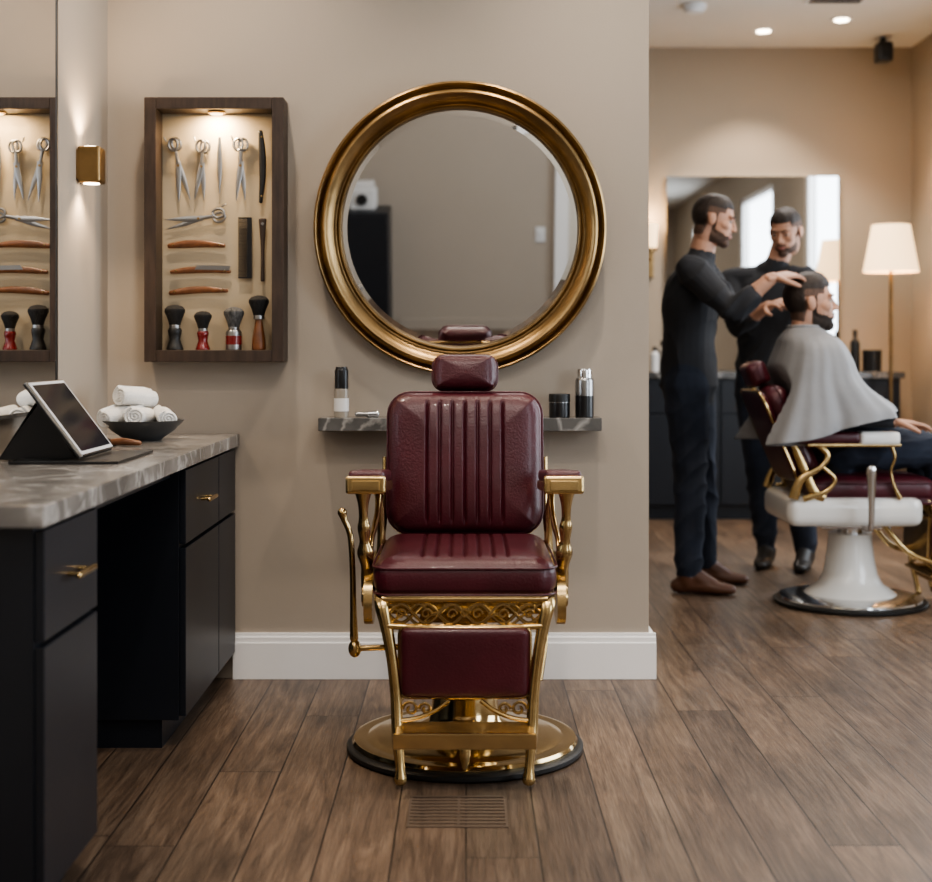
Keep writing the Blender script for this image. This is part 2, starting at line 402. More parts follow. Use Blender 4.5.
# tablet on stand
b=B(); z0=.805
b.bx(-1.10,-.835,3.36,3.74,z0,z0+.008,BLK,.003)
bt=Matrix.Translation((-.925,3.53,z0+.012))@R(-37,'Y')
def tb(c,s_,m,bev): 
    old=b.T; b.T=bt; b.box(c,s_,m,bev); b.T=old
tb((0,0,.118),(.008,.30,.225),CHR,.0035); tb((.0035,0,.118),(.003,.292,.217),WHITEP,.001); tb((.0048,0,.118),(.002,.272,.20),SCREEN,.0008); tb((-.0065,0,.118),(.005,.30,.226),BLK,.002)
b.prism([(-1.155,z0+.004),(-1.05,z0+.15),(-.965,z0+.006)],.012,BLK,T(0,3.46,0))
b.prism([(-1.155,z0+.004),(-1.05,z0+.15),(-.965,z0+.006)],.012,BLK,T(0,3.60,0))
b.sweep([(-1.155,3.53,z0+.006),(-1.058,3.53,z0+.155)],.07,BLK,rb=.003,up=(0,1,0),seg=4)
b.build('tablet')
bc=(-.985,4.27,.806)
b=B(); b.lathe([(0,0),(.055,0),(.060,.006),(.095,.030),(.122,.058),(.124,.061),(.117,.060),(.090,.036),(.05,.014),(0,.012)],bc,BOWL,48)
b.build('bowl')
def towel(name,c,L,r,rz,tilt=0):
    b=B(); n=90; turns=3.2; V=[];F=[]
    th=np.linspace(0.3,turns*2*pi,n); rr=r*(.12+.88*th/th[-1]); t=r*.27
    xsn=(-L/2,-L/2+.004,-L*.25,0,L*.25,L/2-.004,L/2); ng=len(xsn)
    for ix,xx in enumerate(xsn):
        ins=.004 if ix in(0,ng-1) else 0
        sc=1+.05*math.sin(xx*60+rz); sag=-.003*(xx/L*2)**2
        for k in range(n): V.append((xx,(rr[k]-ins)*math.cos(th[k])*sc*1.06,(rr[k]-ins)*math.sin(th[k])*sc*.95+sag))
        for k in range(n): V.append((xx,(rr[k]-t+ins)*math.cos(th[k])*sc*1.06,(rr[k]-t+ins)*math.sin(th[k])*sc*.95+sag))
    for ix in range(ng-1):
        a=ix*2*n; c2=(ix+1)*2*n
        for k in range(n-1):
            F.append((a+k,a+k+1,c2+k+1,c2+k)); F.append((a+n+k+1,a+n+k,c2+n+k,c2+n+k+1))
        F.append((a+n-1,a+2*n-1,c2+2*n-1,c2+n-1))
    for ix,fl in ((0,0),(ng-1,1)):
        a=ix*2*n
        for k in range(n-1):
            q=(a+k,a+n+k,a+n+k+1,a+k+1); F.append(q if not fl else q[::-1])
    b.add(V,F,TOWEL,R(rz,'Z')@R(tilt,'Y')); return b.build(name,c,sharp=60,wn=False)
towel('rolled_towel',(-1.055,4.26,.884),.13,.034,58,-8)
towel('rolled_towel',(-.985,4.26,.880),.13,.035,82,3)
towel('rolled_towel',(-.918,4.27,.880),.11,.031,112,-6)
towel('rolled_towel',(-1.01,4.29,.938),.13,.034,50,6)
b=B(); b.sweep([(-1.02,4.02,.815),(-.98,4.0,.818),(-.93,3.985,.815)],[.009,.011,.007],WOODH,rb=[.008,.009,.007],n=4,rc=True); b.sweep([(-1.015,4.02,.812),(-1.06,4.03,.815)],[.012,.015],BRISK,rc=True)
b.build('neck_brush')

# ------------------------------------------------------------------ display case
D0=4.50; x0,x1=X(144,D0),X(283.5,D0); zt,zb=Z(97,D0),Z(362,D0); fw=.038
b=B()
b.bx(x0,x0+fw,D0,YW,zb,zt,WOODD,.003); b.bx(x1-fw,x1,D0,YW,zb,zt,WOODD,.003)
b.bx(x0+fw,x1-fw,D0,YW,zt-fw,zt,WOODD,.003); b.bx(x0+fw,x1-fw,D0,YW,zb,zb+fw,WOODD,.003)
b.bx(x0+fw-.005,x1-fw+.005,YW-.012,YW,zb+.02,zt-.02,PANEL)
b.lathe([(0,0),(.028,0),(.030,-.006),(.024,-.009),(0,-.009)],((x0+x1)/2,D0+.05,zt-fw+.001),BRASSD,28); b.lathe([(0,-.009),(.02,-.009),(.02,-.011),(0,-.011)],((x0+x1)/2,D0+.05,zt-fw+.001),CASEB,24)
b.build('display_case')
PY=4.59; 
def cx(px): return X(px,PY)
def cz(py): return Z(py,PY)
def scissors(c,L,ang,op=8,mat=STEEL):
    b=B(); 
    for sg in (-1,1):
        b.T=R(sg*op,'Y')
        b.sweep([(0,-.0025*sg,.014),(0,-.0025*sg,-.02),(sg*-.001,-.0025*sg,-.3*L),(0,-.0025*sg,-.58*L)],[.008,.0095,.0075,.001],mat,rb=[.002]*3+[.0008],n=4,up=(1,0,0),seg=8)
        b.sweep([(0,-.0025*sg,.008),(sg*-.004,-.0025*sg,.10*L),(sg*-.007,-.0025*sg,.24*L)],[.006,.0052,.005],mat,rb=[.003,.0035,.004],n=4,up=(1,0,0),seg=8)
        cc=(sg*-.016,-.0025*sg,.24*L+.020); pts=[(cc[0]+.0145*math.cos(a),cc[1],cc[2]+.019*math.sin(a)) for a in np.linspace(0,2*pi,24,endpoint=False)]
        b.sweep(pts,.0045,mat,closed=True,seg=8,up=(0,1,0))
    b.T=Matrix.Identity(4)
    b.sweep([(0,-.007,0),(0,.007,0)],.0045,BRASSD,seg=12)
    b.sweep([(-.026,0,.24*L+.036),(-.031,0,.24*L+.050)],.0028,mat,rc=True)
    o=b.build('hair_scissors',(c[0],c[1],c[2])); o.rotation_euler=(0,math.radians(ang),0)
yy=PY-.008
scissors((cx(179),yy,cz(166)),.205,-10,9)
scissors((cx(202),yy,cz(167)),.19,4,8)
scissors((cx(241),yy,cz(166)),.20,0,7)
scissors((cx(199),yy,cz(219)),.19,80,8)
def razor(c,L,ang,handle,blade=True,name='straight_razor',th=1.):
    b=B()
    b.sweep([(-L/2,0,-.004),(-L*.2,0,.002),(L*.15,0,.003),(L*.5,0,-.003)],[.0065*th,.0105*th,.0095*th,.0055*th],handle,rb=[.005]*4,n=6,up=(0,0,1),rc=True,seg=12)
    if blade:
        b.prism([(-L*.1,.004),(L*.50,.002),(L*.52,.016),(-L*.05,.019)],.003,STEEL,T(0,-.004,0))
    for q in (-.42,.42): b.sweep([(L*q,-.007,0),(L*q,.004,0)],.0032,BRASS,seg=8)
    o=b.build(name,c); o.rotation_euler=(0,math.radians(ang),0)
razor((cx(197),yy,cz(245)),.18,0,WOODH,False,'straight_razor',1.2)
razor((cx(201),yy,cz(271)),.19,0,WOODH,True)
razor((cx(199),yy,cz(291)),.185,-2,WOODH,False,th=1.1)
razor((cx(262),yy,cz(167)),.23,90,BLK,False,th=1.1)
b=B(); b.sweep([(0,0,.10),(0,0,.06),(0,0,0),(0,0,-.10)],[.013,.010,.006,.007],WOODD,rb=[.004]*4,n=5,up=(1,0,0),rc=True); b.sweep([(.0,-.006,.085),(.0,.004,.085)],.005,STEEL,seg=10); b.build('straight_razor',(cx(263),yy,cz(250)))
b=B(); b.sweep([(0,0,.09),(0,0,.02),(0,0,-.03),(0,0,-.095)],[.004,.0078,.007,.001],STEEL,rb=.0022,n=5,up=(1,0,0)); b.build('thinning_blade',(cx(220),yy,cz(165)))
b=B(); ch=.20; b.bx(.008,.024,-.003,.003,-ch/2,ch/2,BLK,.002)
for k in range(44):
    zz=-ch/2+.004+k*(ch-.008)/43; b.bx(-.021,.010,-.0018,.0018,zz-.0013,zz+.0013,BLK)
b.bx(-.021,.02,-.0025,.0025,-ch/2,-ch/2+.005,BLK,.001); b.bx(-.021,.02,-.0025,.0025,ch/2-.005,ch/2,BLK,.001)
b.build('comb',(cx(245),yy,cz(248)))
zf=zb+fw+.001
def sbrush(px,mh,mb,s,hp='std',col=None):
    b=B()
    if hp=='std': b.lathe([(0,0),(.023,0),(.024,.004),(.021,.012),(.015,.03),(.018,.045),(.020,.055),(.017,.062),(0,.062)],(0,0,0),mh,28)
    elif hp=='cyl': b.lathe([(0,0),(.022,0),(.023,.003),(.0225,.05),(.019,.056),(0,.056)],(0,0,0),mh,28); b.lathe([(.0,.015),(.0235,.015),(.0235,.04),(0,.04)],(0,0,0),REDH,28)
    else: b.lathe([(0,0),(.018,0),(.020,.006),(.019,.03),(.013,.065),(.010,.085),(.012,.09),(0,.09)],(0,0,0),mh,28)
    zt_={'std':.062,'cyl':.056,'long':.09}[hp]
    b.lathe([(0,-.002),(.0155,-.002),(.016,.006),(.0155,.009),(0,.009)],(0,0,zt_),STEEL,24)
    b.lathe([(0,.006),(.0145,.006),(.020,.025),(.029,.046),(.0285,.054),(.021,.062),(.009,.066),(0,.067)],(0,0,zt_),mb,36)
    o=b.build('shaving_brush',(X(px,4.55),4.548,zf)); o.scale=(s,s,s)
sbrush(175,RUB,BRISK,1.14,'std'); sbrush(203,REDH,BRISK,.98,'std'); sbrush(234,STEEL,BRISG,1.14,'cyl'); sbrush(259,WOODH,BRISK,1.13,'long')

# ------------------------------------------------------------------ round mirror (hangs tilted forward)
b=B(); R0=.474
seg=120
prof=[(R0-.090,-.012),(R0-.090,.012),(R0-.087,.018),(R0-.082,.019),(R0-.078,.013),(R0-.074,.010),(R0-.066,.014),(R0-.058,.026),(R0-.048,.038),(R0-.038,.042),(R0-.029,.038),(R0-.024,.028),(R0-.021,.022),(R0-.018,.024),(R0-.014,.034),(R0-.008,.039),(R0-.002,.034),(R0,.022),(R0,-.012)]
th=np.linspace(0,2*pi,seg,endpoint=False)
Rr=[np.column_stack([r*np.cos(th),np.full(seg,-z),r*np.sin(th)]) for r,z in prof]
V,F=ring_mesh(Rr,closed=True,cap=False); b.add(V,F,BRASSD)
rg=R0-.108
V=[(0,0,0)]+[(rg*math.cos(a),0,rg*math.sin(a)) for a in th]; b.add(V,[(0,1+i,1+(i+1)%seg) for i in range(seg)],MIRR)
Rr=[np.column_stack([r*np.cos(th),np.full(seg,yv),r*np.sin(th)]) for r,yv in ((rg,0),(R0-.086,.0015))]
V,F=ring_mesh(Rr,cap=False); b.add(V,F,MIRR)
V=[(0,.011,0)]+[((R0-.01)*math.cos(a),.011,(R0-.01)*math.sin(a)) for a in th]; b.add(V,[(0,1+i,1+(i+1)%seg) for i in range(seg)],WOODD)
tilt=6.0
mo=b.build('round_mirror',(X(460,4.54),YW-.014-R0*math.sin(math.radians(tilt)),Z(229,4.54)),sharp=40)
mo.rotation_euler=(math.radians(tilt),0,0)

# ------------------------------------------------------------------ wall shelf + items
SZ=.862; b=B(); b.bx(X(318,4.49),X(602,4.49),4.49,YW,SZ-.042,SZ,MARBS,.003); b.build('marble_shelf')
def bottle(name,px,D,r,parts,zb0):
    b=B()
    for prof,m in parts: b.lathe([(a*r,z) for a,z in prof],(0,0,0),m,32)
    return b.build(name,(X(px,D),D,zb0))
bottle('pump_bottle',341.5,4.54,.0235,[([(0,0),(.95,0),(1,.004),(1,.088),(.9,.094),(0,.094)],CLEAR),([(0,.02),(1.03,.02),(1.03,.062),(0,.062)],WHITEP),([(0,.092),(.92,.092),(.95,.096),(.95,.150),(.85,.156),(.8,.158),(.8,.163),(0,.163)],BLK)],SZ)
b=B(); b.sweep([(-.035,0,.008),(.0,0,.008)],.008,STEEL,rc=True); b.sweep([(0,0,.008),(.03,-.008,.008)],[.010,.012],CHR,rb=[.006,.007],rc=True); b.build('hair_clip',(X(368,4.54),4.54,SZ+.002))
bottle('pomade_jar',559.5,4.54,.034,[([(0,0),(.96,0),(1,.004),(1,.045),(.95,.048),(0,.048)],BLK),([(0,.048),(1.02,.048),(1.02,.072),(.98,.076),(0,.076)],RUB),([(0,.0478),(1.025,.0478),(1.025,.050),(0,.050)],STEEL)],SZ)
bottle('spray_can',584.5,4.54,.030,[([(0,0),(.96,0),(1,.004),(1,.070),(0,.070)],BLK),([(0,.07),(1.0,.07),(1.0,.118),(.9,.126),(.7,.130),(0,.130)],STEEL),([(0,.128),(.80,.128),(.82,.150),(.76,.156),(0,.156)],CHR)],SZ)

# ------------------------------------------------------------------ barber chair
def barber_chair(name,loc,rz,tilt,style):
    b=B(); white=style=='white'
    fr=BRASS
    b.lathe([(0,0),(.312,0),(.320,.006),(.320,.016),(.308,.024),(0,.024)],(0,0,0),RUB,72)
    if not white:
        b.lathe([(0,.022),(.304,.022),(.305,.028),(.300,.036),(.285,.039),(.270,.036),(.262,.038),(.240,.046),(.180,.052),(.125,.066),(.100,.085),(.092,.11),(.088,.15),(.092,.155),(.092,.165),(.07,.17),(.062,.2),(.062,.40),(0,.40)],(0,0,0),BRASSP,64)
    else:
        b.lathe([(0,.022),(.300,.022),(.298,.032),(.26,.040),(.20,.044),(0,.044)],(0,0,0),CHR,64)
        b.lathe([(0,.040),(.195,.042),(.180,.055),(.135,.085),(.112,.13),(.100,.20),(.092,.27),(.09,.30),(.075,.302),(0,.302)],(0,0,0),WENAM,64)
        b.lathe([(0,.30),(.055,.30),(.055,.36),(0,.36)],(0,0,0),CHR,32)
    if white:
        b.box((0,.04,.415),(.50,.56,.125),WENAM,.05,seg=4); b.box((0,0,.35),(.22,.3,.05),CHR,.02)
    else:
        b.box((0,.0,.425),(.40,.42,.05),fr,.012); b.box((0,0,.385),(.2,.26,.05),fr,.02)
    gx=[-.108+i*.036 for i in range(7)]
    xs=T(0,-.035,.503)@R(-90,'X')
    b.cushion(.465,.53,.105,.05,LEATH,xs,grooves=gx,gd=.009,gs=.0040,win=.78,crown=.012,k=12,nu=230,nv=60)
    b.piping(.466,.530,.05,.0032,LEATH,xs,y=-.030); b.piping(.463,.527,.05,.0032,LEATH,xs,y=.036)
    b.box((0,-.03,.452),(.455,.50,.018),LEATH if white else fr,.006)
    bt=T(0,.215,.552)@R(-tilt,'X')
    b.T=bt
    b.cushion(.445,.405,.105,.065,LEATH,T(0,0,.205),grooves=gx,gd=.009,gs=.0040,win=.84,crown=.014,k=9,nu=230,nv=70)
    b.piping(.447,.407,.066,.0032,LEATH,T(0,0,.205),y=-.012)
    b.cushion(.45,.41,.030,.068,LEATH,T(0,.052,.205),k=14,nu=40,nv=30)
    b.piping(.448,.408,.067,.006 if white else .005,fr,T(0,.058,.205))
    for sx in (-.03,.03): b.sweep([(sx,.03,.30),(sx,.03,.48)],.007,CHR if white else BRASS)
    b.box((0,.045,.38),(.10,.02,.08),fr,.006)
    b.cushion(.19,.105,.085,.035,LEATH,T(0,.012,.468),k=6,crown=.01,nu=50,nv=30)
    b.piping(.190,.105,.034,.0025,LEATH,T(0,.012,.468),y=-.004)
    b.T=Matrix.Identity(4)
    for sx in (-1,1):
        if white:
            b.box((sx*.25,.165,.722),(.085,.26,.048),LEATH,.018,seg=3); b.box((sx*.25,-.045,.720),(.088,.165,.054),WENAM,.018,seg=3); b.box((sx*.25,.06,.692),(.07,.38,.014),fr,.005)
            b.sweep([(sx*.25,.30,.47),(sx*.252,.27,.55),(sx*.252,.19,.60),(sx*.25,.16,.65),(sx*.25,.20,.695)],[.022,.017,.013,.014,.016],fr,rb=[.011]*5,n=6,seg=14,up=(0,1,0))
            b.sweep([(sx*.25,.26,.47),(sx*.252,.17,.50),(sx*.252,.13,.55),(sx*.252,.18,.60)],[.014,.010,.009,.009],fr,rb=[.008]*4,n=6,seg=12,up=(0,1,0))
            b.sweep([(sx*.25,-.10,.69),(sx*.252,-.115,.64),(sx*.25,-.10,.59),(sx*.25,-.11,.53),(sx*.245,-.14,.47)],[.010,.007,.006,.007,.010],fr,n=5,seg=12)
        else:
            tr=T(sx*.252,-.242,.745)@R(-4.5,'X')
            old=b.T; b.T=tr
            b.box((0,.20,.012),(.092,.38,.034),LEATH,.014,seg=4)
            b.box((0,.20,-.014),(.098,.385,.028),fr,.008,seg=2)
            b.box((0,.004,-.008),(.102,.018,.046),fr,.008,seg=3)
            b.box((0,-.007,-.010),(.072,.006,.026),fr,.003)
            b.T=old
            b.sweep([(sx*.262,-.19,.722),(sx*.262,-.19,.700),(sx*.262,-.187,.675),(sx*.262,-.182,.645),(sx*.261,-.178,.62),(sx*.260,-.172,.585),(sx*.258,-.165,.555),(sx*.255,-.155,.52),(sx*.252,-.14,.49),(sx*.25,-.13,.46)],
                [.026,.018,.013,.012,.017,.013,.022,.016,.020,.022],fr,n=4,seg=16)
            b.sweep([(sx*.245,.11,.70),(sx*.242,.13,.67),(sx*.238,.145,.62),(sx*.236,.15,.56),(sx*.235,.15,.46)],[.018,.011,.013,.011,.018],fr,n=4,seg=14)
            b.sweep([(sx*.25,-.16,.52),(sx*.248,-.09,.575),(sx*.245,0,.60),(sx*.242,.08,.635),(sx*.242,.12,.68)],[.010,.008,.009,.008,.010],fr,n=5,seg=10)
            out=[(-.245,.475),(-.20,.505),(-.12,.515),(-.02,.495),(.08,.490),(.18,.510),(.235,.48),(.23,.44),(.16,.425),(.06,.43),(-.04,.415),(-.12,.385),(-.20,.375),(-.255,.41)]
            oc=catmull([(p[0],p[1]) for p in out],4,True)
            b.prism([(p[0],p[1]) for p in oc],.022,fr,T(sx*.246,0,0)@R(90,'Z'))
            sp=[(sx*.260,-.19+.032*(1-k/26)*math.cos(k*.35),.44+.032*(1-k/26)*math.sin(k*.35)) for k in range(24)]
            b.sweep(sp,.0055,fr,seg=8,up=(1,0,0))
        ca,sa=math.cos(math.radians(tilt)),math.sin(math.radians(tilt))
        def bp(h): return (.232*sx,.235+h*sa,.552+h*ca)
        hs=(.06,.16,.22) if not white else (.06,.18,.28)
        b.sweep([(sx*.240,.17,.47),(sx*.240,.215,.50),bp(hs[0]),bp(hs[1]),bp(hs[2])],[.016,.02,.017,.011,.008],fr,rb=[.008]*5,n=4,up=(0,1,0),seg=12)
        b.sweep([(sx*.208,-.255,.462),(sx*.207,-.290,.44),(sx*.196,-.298,.39),(sx*.182,-.302,.31),(sx*.172,-.306,.22),(sx*.168,-.315,.15),(sx*.165,-.328,.10),(sx*.160,-.338,.05),(sx*.158,-.344,.018)],
                [.019,.019,.016,.014,.014,.015,.014,.012,.017],fr,rb=[.012,.012,.010,.010,.010,.011,.012,.011,.014],n=4,up=(1,0,0),seg=12,rc=True)
        b.sweep([(sx*.17,-.29,.20),(sx*.14,-.2,.24),(sx*.11,-.10,.36),(sx*.10,-.05,.42)],.012,fr,n=4)
    b.sweep([(-.208,-.285,.455),(.208,-.285,.455)],.011,fr,seg=10)
    b.sweep([(-.195,-.30,.390),(0,-.303,.384),(.195,-.30,.390)],.008,fr,seg=10,n=6)
    # filigree grille
    def wave(ph,amp,zc,yv,r_,N=60,fq=6.0):
        pts=[(-.192+.384*k/N,yv,zc+amp*math.sin(ph+fq*pi*k/N)) for k in range(N+1)]
        b.sweep(pts,r_,fr,seg=7,up=(0,1,0))
    wave(0,.023,.420,-.297,.0048); wave(pi,.023,.420,-.294,.0048); wave(pi/2,.012,.432,-.296,.0038,fq=10); wave(-pi/2,.012,.406,-.296,.0038,fq=10)
    for k in range(7):
        xx=-.192+.384*(k+.5)/6 if k<6 else 0
        pts=[(xx+.013*(1-.7*j/16)*math.cos(j*.45),-.299,.420+.013*(1-.7*j/16)*math.sin(j*.45)) for j in range(16)]
        b.sweep(pts,.0036,fr,seg=7,up=(0,1,0))
    for sg in (-1,1):
        for c0,rr_ in ((.135,.020),(.098,.016)):
            pts=[(sg*(c0+rr_*(1-.8*k/20)*math.cos(k*.4)),-.312,.186+rr_*(1-.8*k/20)*math.sin(k*.4)) for k in range(20)]
            b.sweep(pts,.004,fr,seg=7,up=(0,1,0))
        b.sweep([(sg*.165,-.315,.158),(sg*.12,-.312,.163),(sg*.075,-.308,.18),(sg*.04,-.306,.205)],.006,fr,n=6,seg=8)
    pm=T(0,-.300,.300)@R(3,'X')
    b.cushion(.325,.178,.036,.022,LEATH,pm,k=14,nu=50,nv=30,crown=.004)
    b.piping(.328,.181,.022,.004,fr,pm,y=0)
    b.box((0,-.285,.300),(.32,.014,.172),fr,.004,rot=R(3,'X'))
    b.box((0,-.345,.138),(.345,.115,.014),fr,.005); b.box((0,-.402,.130),(.350,.012,.040),BRASSP if not white else fr,.005)
    for k in range(9): b.box((0,-.385+k*.011,.147),(.31,.004,.006),fr,.0015)
    b.sweep([(-.165,-.330,.105),(.165,-.330,.105)],.008,fr)
    b.sweep([(0,-.345,.115),(0,-.35,.08),(0,-.352,.05)],[.012,.014,.006],fr,n=3,rc=True)
    lm=CHR if white else fr
    if white:
        b.sweep([(-.20,.0,.34),(-.295,.0,.345),(-.315,.0,.37),(-.318,.0,.45),(-.318,.0,.52),(-.318,0,.60)],[.010,.010,.012,.014,.017,.022],lm,rb=[.01,.01,.009,.010,.012,.014],n=4,rc=True,seg=14,up=(0,1,0))
    else:
        b.sweep([(-.332,-.01,.64),(-.326,-.01,.62),(-.310,-.01,.575),(-.304,-.01,.48),(-.302,-.01,.38),(-.300,-.01,.30)],[.013,.009,.008,.008,.009,.012],lm,n=5,rc=True,seg=12)
        b.ell((-.298,-.01,.272),(.018,.018,.024),lm); b.sweep([(-.30,-.01,.272),(-.18,-.01,.276),(-.05,0,.285)],.008,lm); b.ell((-.20,-.01,.275),(.008,.016,.016),lm)
        b.sweep([(.21,-.2,.40),(.205,-.24,.33),(.19,-.28,.25)],.006,fr,n=3)
    return b.build(name,loc,rz)
CHX=-.003; CHY=3.80
barber_chair('barber_chair',(CHX,CHY,0),0,9,'brass')
BX,BY=1.64,5.98
barber_chair('barber_chair',(BX,BY,0),pi/2,23,'white')
b=B()  # thin slats model a dark reflected pattern on the boards
for k in range(10): b.bx(-.135,.095,3.165+k*.0235,3.165+k*.0235+.011,.0005,.002,FLREF,.0006)
for xx in (-.135,-.02,.09): b.bx(xx,xx+.006,3.165,3.388,.0005,.0018,FLREF)
b.build('floor_reflection')

# ------------------------------------------------------------------ back room furnishings
b=B(); b.bx(.45,2.78,8.86,YB-.005,.90,.94,MARBS,.004); b.bx(.47,2.76,8.9,YB-.01,.09,.90,NAVY,.003); b.bx(.49,2.74,8.95,YB-.01,0,.09,NAVY)
for k in range(4):
    a=.475+k*.57; b.bx(a+.004,a+.566,8.882,8.9,.68,.89,NAVY,.003); b.bx(a+.004,a+.566,8.882,8.9,.10,.67,NAVY,.003)
    b.sweep([(a+.22,8.86,.785),(a+.35,8.86,.785)],.006,BRASS)
b.build('styling_counter')
b=B(); b.bx(X(667,9.25),X(840,9.25),YB-.03,YB-.002,Z(370,9.25),Z(176,9.25),MIRR); b.build('styling_mirror')
b=B(); b.lathe([(0,0),(.14,0),(.14,.015),(.02,.03),(.012,.05),(0,.05)],(0,0,0),BRASSD,40); b.sweep([(0,0,.03),(0,0,1.62)],.011,BRASSD)
zs0,zs1=Z(272,8.66),Z(225,8.66)
R1=[]
for r,z in ((.168,zs0),(.115,zs1),(.112,zs1),(.165,zs0)):
    t_=np.linspace(0,2*pi,48,endpoint=False); R1.append(np.column_stack([r*np.cos(t_),r*np.sin(t_),np.full(48,z)]))
V,F=ring_mesh(R1,closed=True,cap=False); b.add(V,F,SHADE); b.ell((0,0,1.66),(.03,.03,.045),BULB)
lx=X(891,8.66); b.build('floor_lamp',(lx,8.66,0))
b=B(); sx_,sz_=X(650,9.2),Z(245,9.2)
b.box((sx_,YB-.015,sz_-.06),(.07,.03,.30),BRASSD,.005); b.sweep([(sx_,YB-.03,sz_-.1),(sx_,YB-.09,sz_-.08)],.01,BRASSD); b.lathe([(0,0),(.045,0),(.055,.16),(0,.16)],(sx_,YB-.10,sz_-.02),SHADE,28); b.lathe([(0,0),(.05,0),(.05,.02),(0,.02)],(sx_,YB-.10,sz_-.04),BRASSD,28)
b.build('sconce')
def bt2(name,px,r,h,m,m2):
    D=9.05; b=B(); b.lathe([(0,0),(r,0),(r,h*.7),(r*.45,h*.8),(r*.4,h*.85),(0,h*.85)],(0,0,0),m,20); b.lathe([(0,h*.84),(r*.5,h*.84),(r*.5,h),(0,h)],(0,0,0),m2,20); b.build(name,(X(px,D),D,.94))
bt2('lotion_bottle',655,.03,.16,WHITEP,BLK); bt2('lotion_bottle',663,.035,.20,CLEAR,BLK)
bt2('lotion_bottle',680,.03,.17,WHITEP,CHR); bt2('tonic_bottle',855,.03,.27,BLK,BLK)
b=B(); b.lathe([(0,0),(.06,0),(.06,.11),(.062,.115),(.062,.14),(0,.14)],(0,0,0),BLK,24); b.build('styling_jar',(X(872,9.05),9.05,.94))
def downlight(x,y,r=.045):
    b=B(); b.lathe([(0,0),(r+.02,0),(r+.02,-.006),(0,-.006)],(0,0,0),WHITEP,32); b.lathe([(0,-.006),(r,-.006),(r*.9,-.012),(0,-.016)],(0,0,0),BULB,32); b.build('recessed_downlight',(x,y,ZC))
dl=[(1.87,8.8),(2.28,8.5),(-.75,3.95),(.45,3.95),(-.1,2.2),(1.7,5.2),(1.2,2.2)]
for p in dl: downlight(*p)
b=B(); b.lathe([(0,0),(.07,0),(.07,-.02),(.05,-.045),(0,-.05)],(0,0,0),WHITEP,32); b.build('smoke_detector',(1.33,8.15,ZC))
b=B(); b.box((0,0,-.004),(.34,.2,.008),WHITEP,.003)
for k in range(6): b.box((0,-.07+k*.028,-.009),(.30,.012,.004),BLK)
b.build('ceiling_vent',(2.12,8.0,ZC))
b=B(); b.sweep([(0,0,0),(0,0,-.05)],.02,BLK); b.box((0,-.01,-.10),(.10,.12,.13),BLK,.025,seg=3); b.sweep([(0,-.07,-.105),(0,-.078,-.105)],.032,RUB); b.build('ceiling_speaker',(X(883,9.0),9.0,ZC))

# ------------------------------------------------------------------ people
def remesh(V,F,vox,sm=4):
    me=bpy.data.meshes.new('tmp'); me.from_pydata(np.array(V).tolist(),[],F)
    ob=bpy.data.objects.new('tmp',me); scene.collection.objects.link(ob)
    m=ob.modifiers.new('r','REMESH'); m.mode='VOXEL'; m.voxel_size=vox
    s=ob.modifiers.new('s','SMOOTH'); s.iterations=sm; s.factor=.5
    dg=bpy.context.evaluated_depsgraph_get(); e=ob.evaluated_get(dg); m2=bpy.data.meshes.new_from_object(e)
    n=len(m2.vertices); co=np.zeros(n*3); m2.vertices.foreach_get('co',co); no=np.zeros(n*3); m2.vertices.foreach_get('normal',no)
    Fs=[tuple(p.vertices) for p in m2.polygons]
    bpy.data.objects.remove(ob); bpy.data.meshes.remove(me); bpy.data.meshes.remove(m2)
    return co.reshape(-1,3),no.reshape(-1,3),Fs
class Soup:
    def __init__(s): s.V=[];s.F=[];s.n=0;s.seg=[]
    def add(s,V,F):
        s.V.append(np.array(V)); s.F+=[tuple(i+s.n for i in f) for f in F]; s.n+=len(V)
    def limb(s,pts,ra,lab,rb=None,up=(0,0,1),seg=16,n=4):
        K=len(pts); ra_=[ra]*K if np.isscalar(ra) else ra; rb_=ra_ if rb is None else ([rb]*K if np.isscalar(rb) else rb)
        V,F=ring_mesh(rings(pts,ra_,rb_,seg,False,n,up,True)); s.add(V,F)
        for i in range(K-1): s.seg.append((np.array(pts[i],float),np.array(pts[i+1],float),(ra_[i]+rb_[i])/2,(ra_[i+1]+rb_[i+1])/2,lab))
    def label(s,P):
        best=np.full(len(P),1e9); lab=np.empty(len(P),dtype=object)
        for p0,p1,r0,r1,l in s.seg:
            d=p1-p0; t=np.clip(((P-p0)@d)/max(d@d,1e-12),0,1); q=np.linalg.norm(P-(p0+t[:,None]*d),axis=1)-(r0+(r1-r0)*t)
            k=q<best; best[k]=q[k]; lab[k]=l
        return lab
    def out(s,b,vox,sm,mats,wr=0.,joints=()):
        co,no,F=remesh(np.vstack(s.V),s.F,vox,sm)
        if wr>0:
            lv=s.label(co); cl=np.isin(lv,['top','pan'])
            x,y,z=co.T
            ph=5*np.sin(5*x+4*y)+3*np.sin(9*y-6*x+4*z)
            def ridge(a): return 1-2*np.abs(np.sin(a))**.7
            w=.55*ridge(17*z+ph)*(.5+.5*np.sin(11*x-13*y+7*z))+.5*ridge(30*z-22*x+17*y+ph*.7)*(.5+.5*np.sin(8*z+9*x))
            jw=np.full(len(co),.35)
            for j,rad in joints: jw+=1.1*np.exp(-(np.linalg.norm(co-np.array(j),axis=1)/rad)**2)
            co=co+no*(np.where(cl,w*wr*jw,0))[:,None]
        fc=np.array([co[list(f)].mean(0) for f in F]); l=s.label(fc)
        b.add(co,F,[b.mi(mats[q]) for q in l])
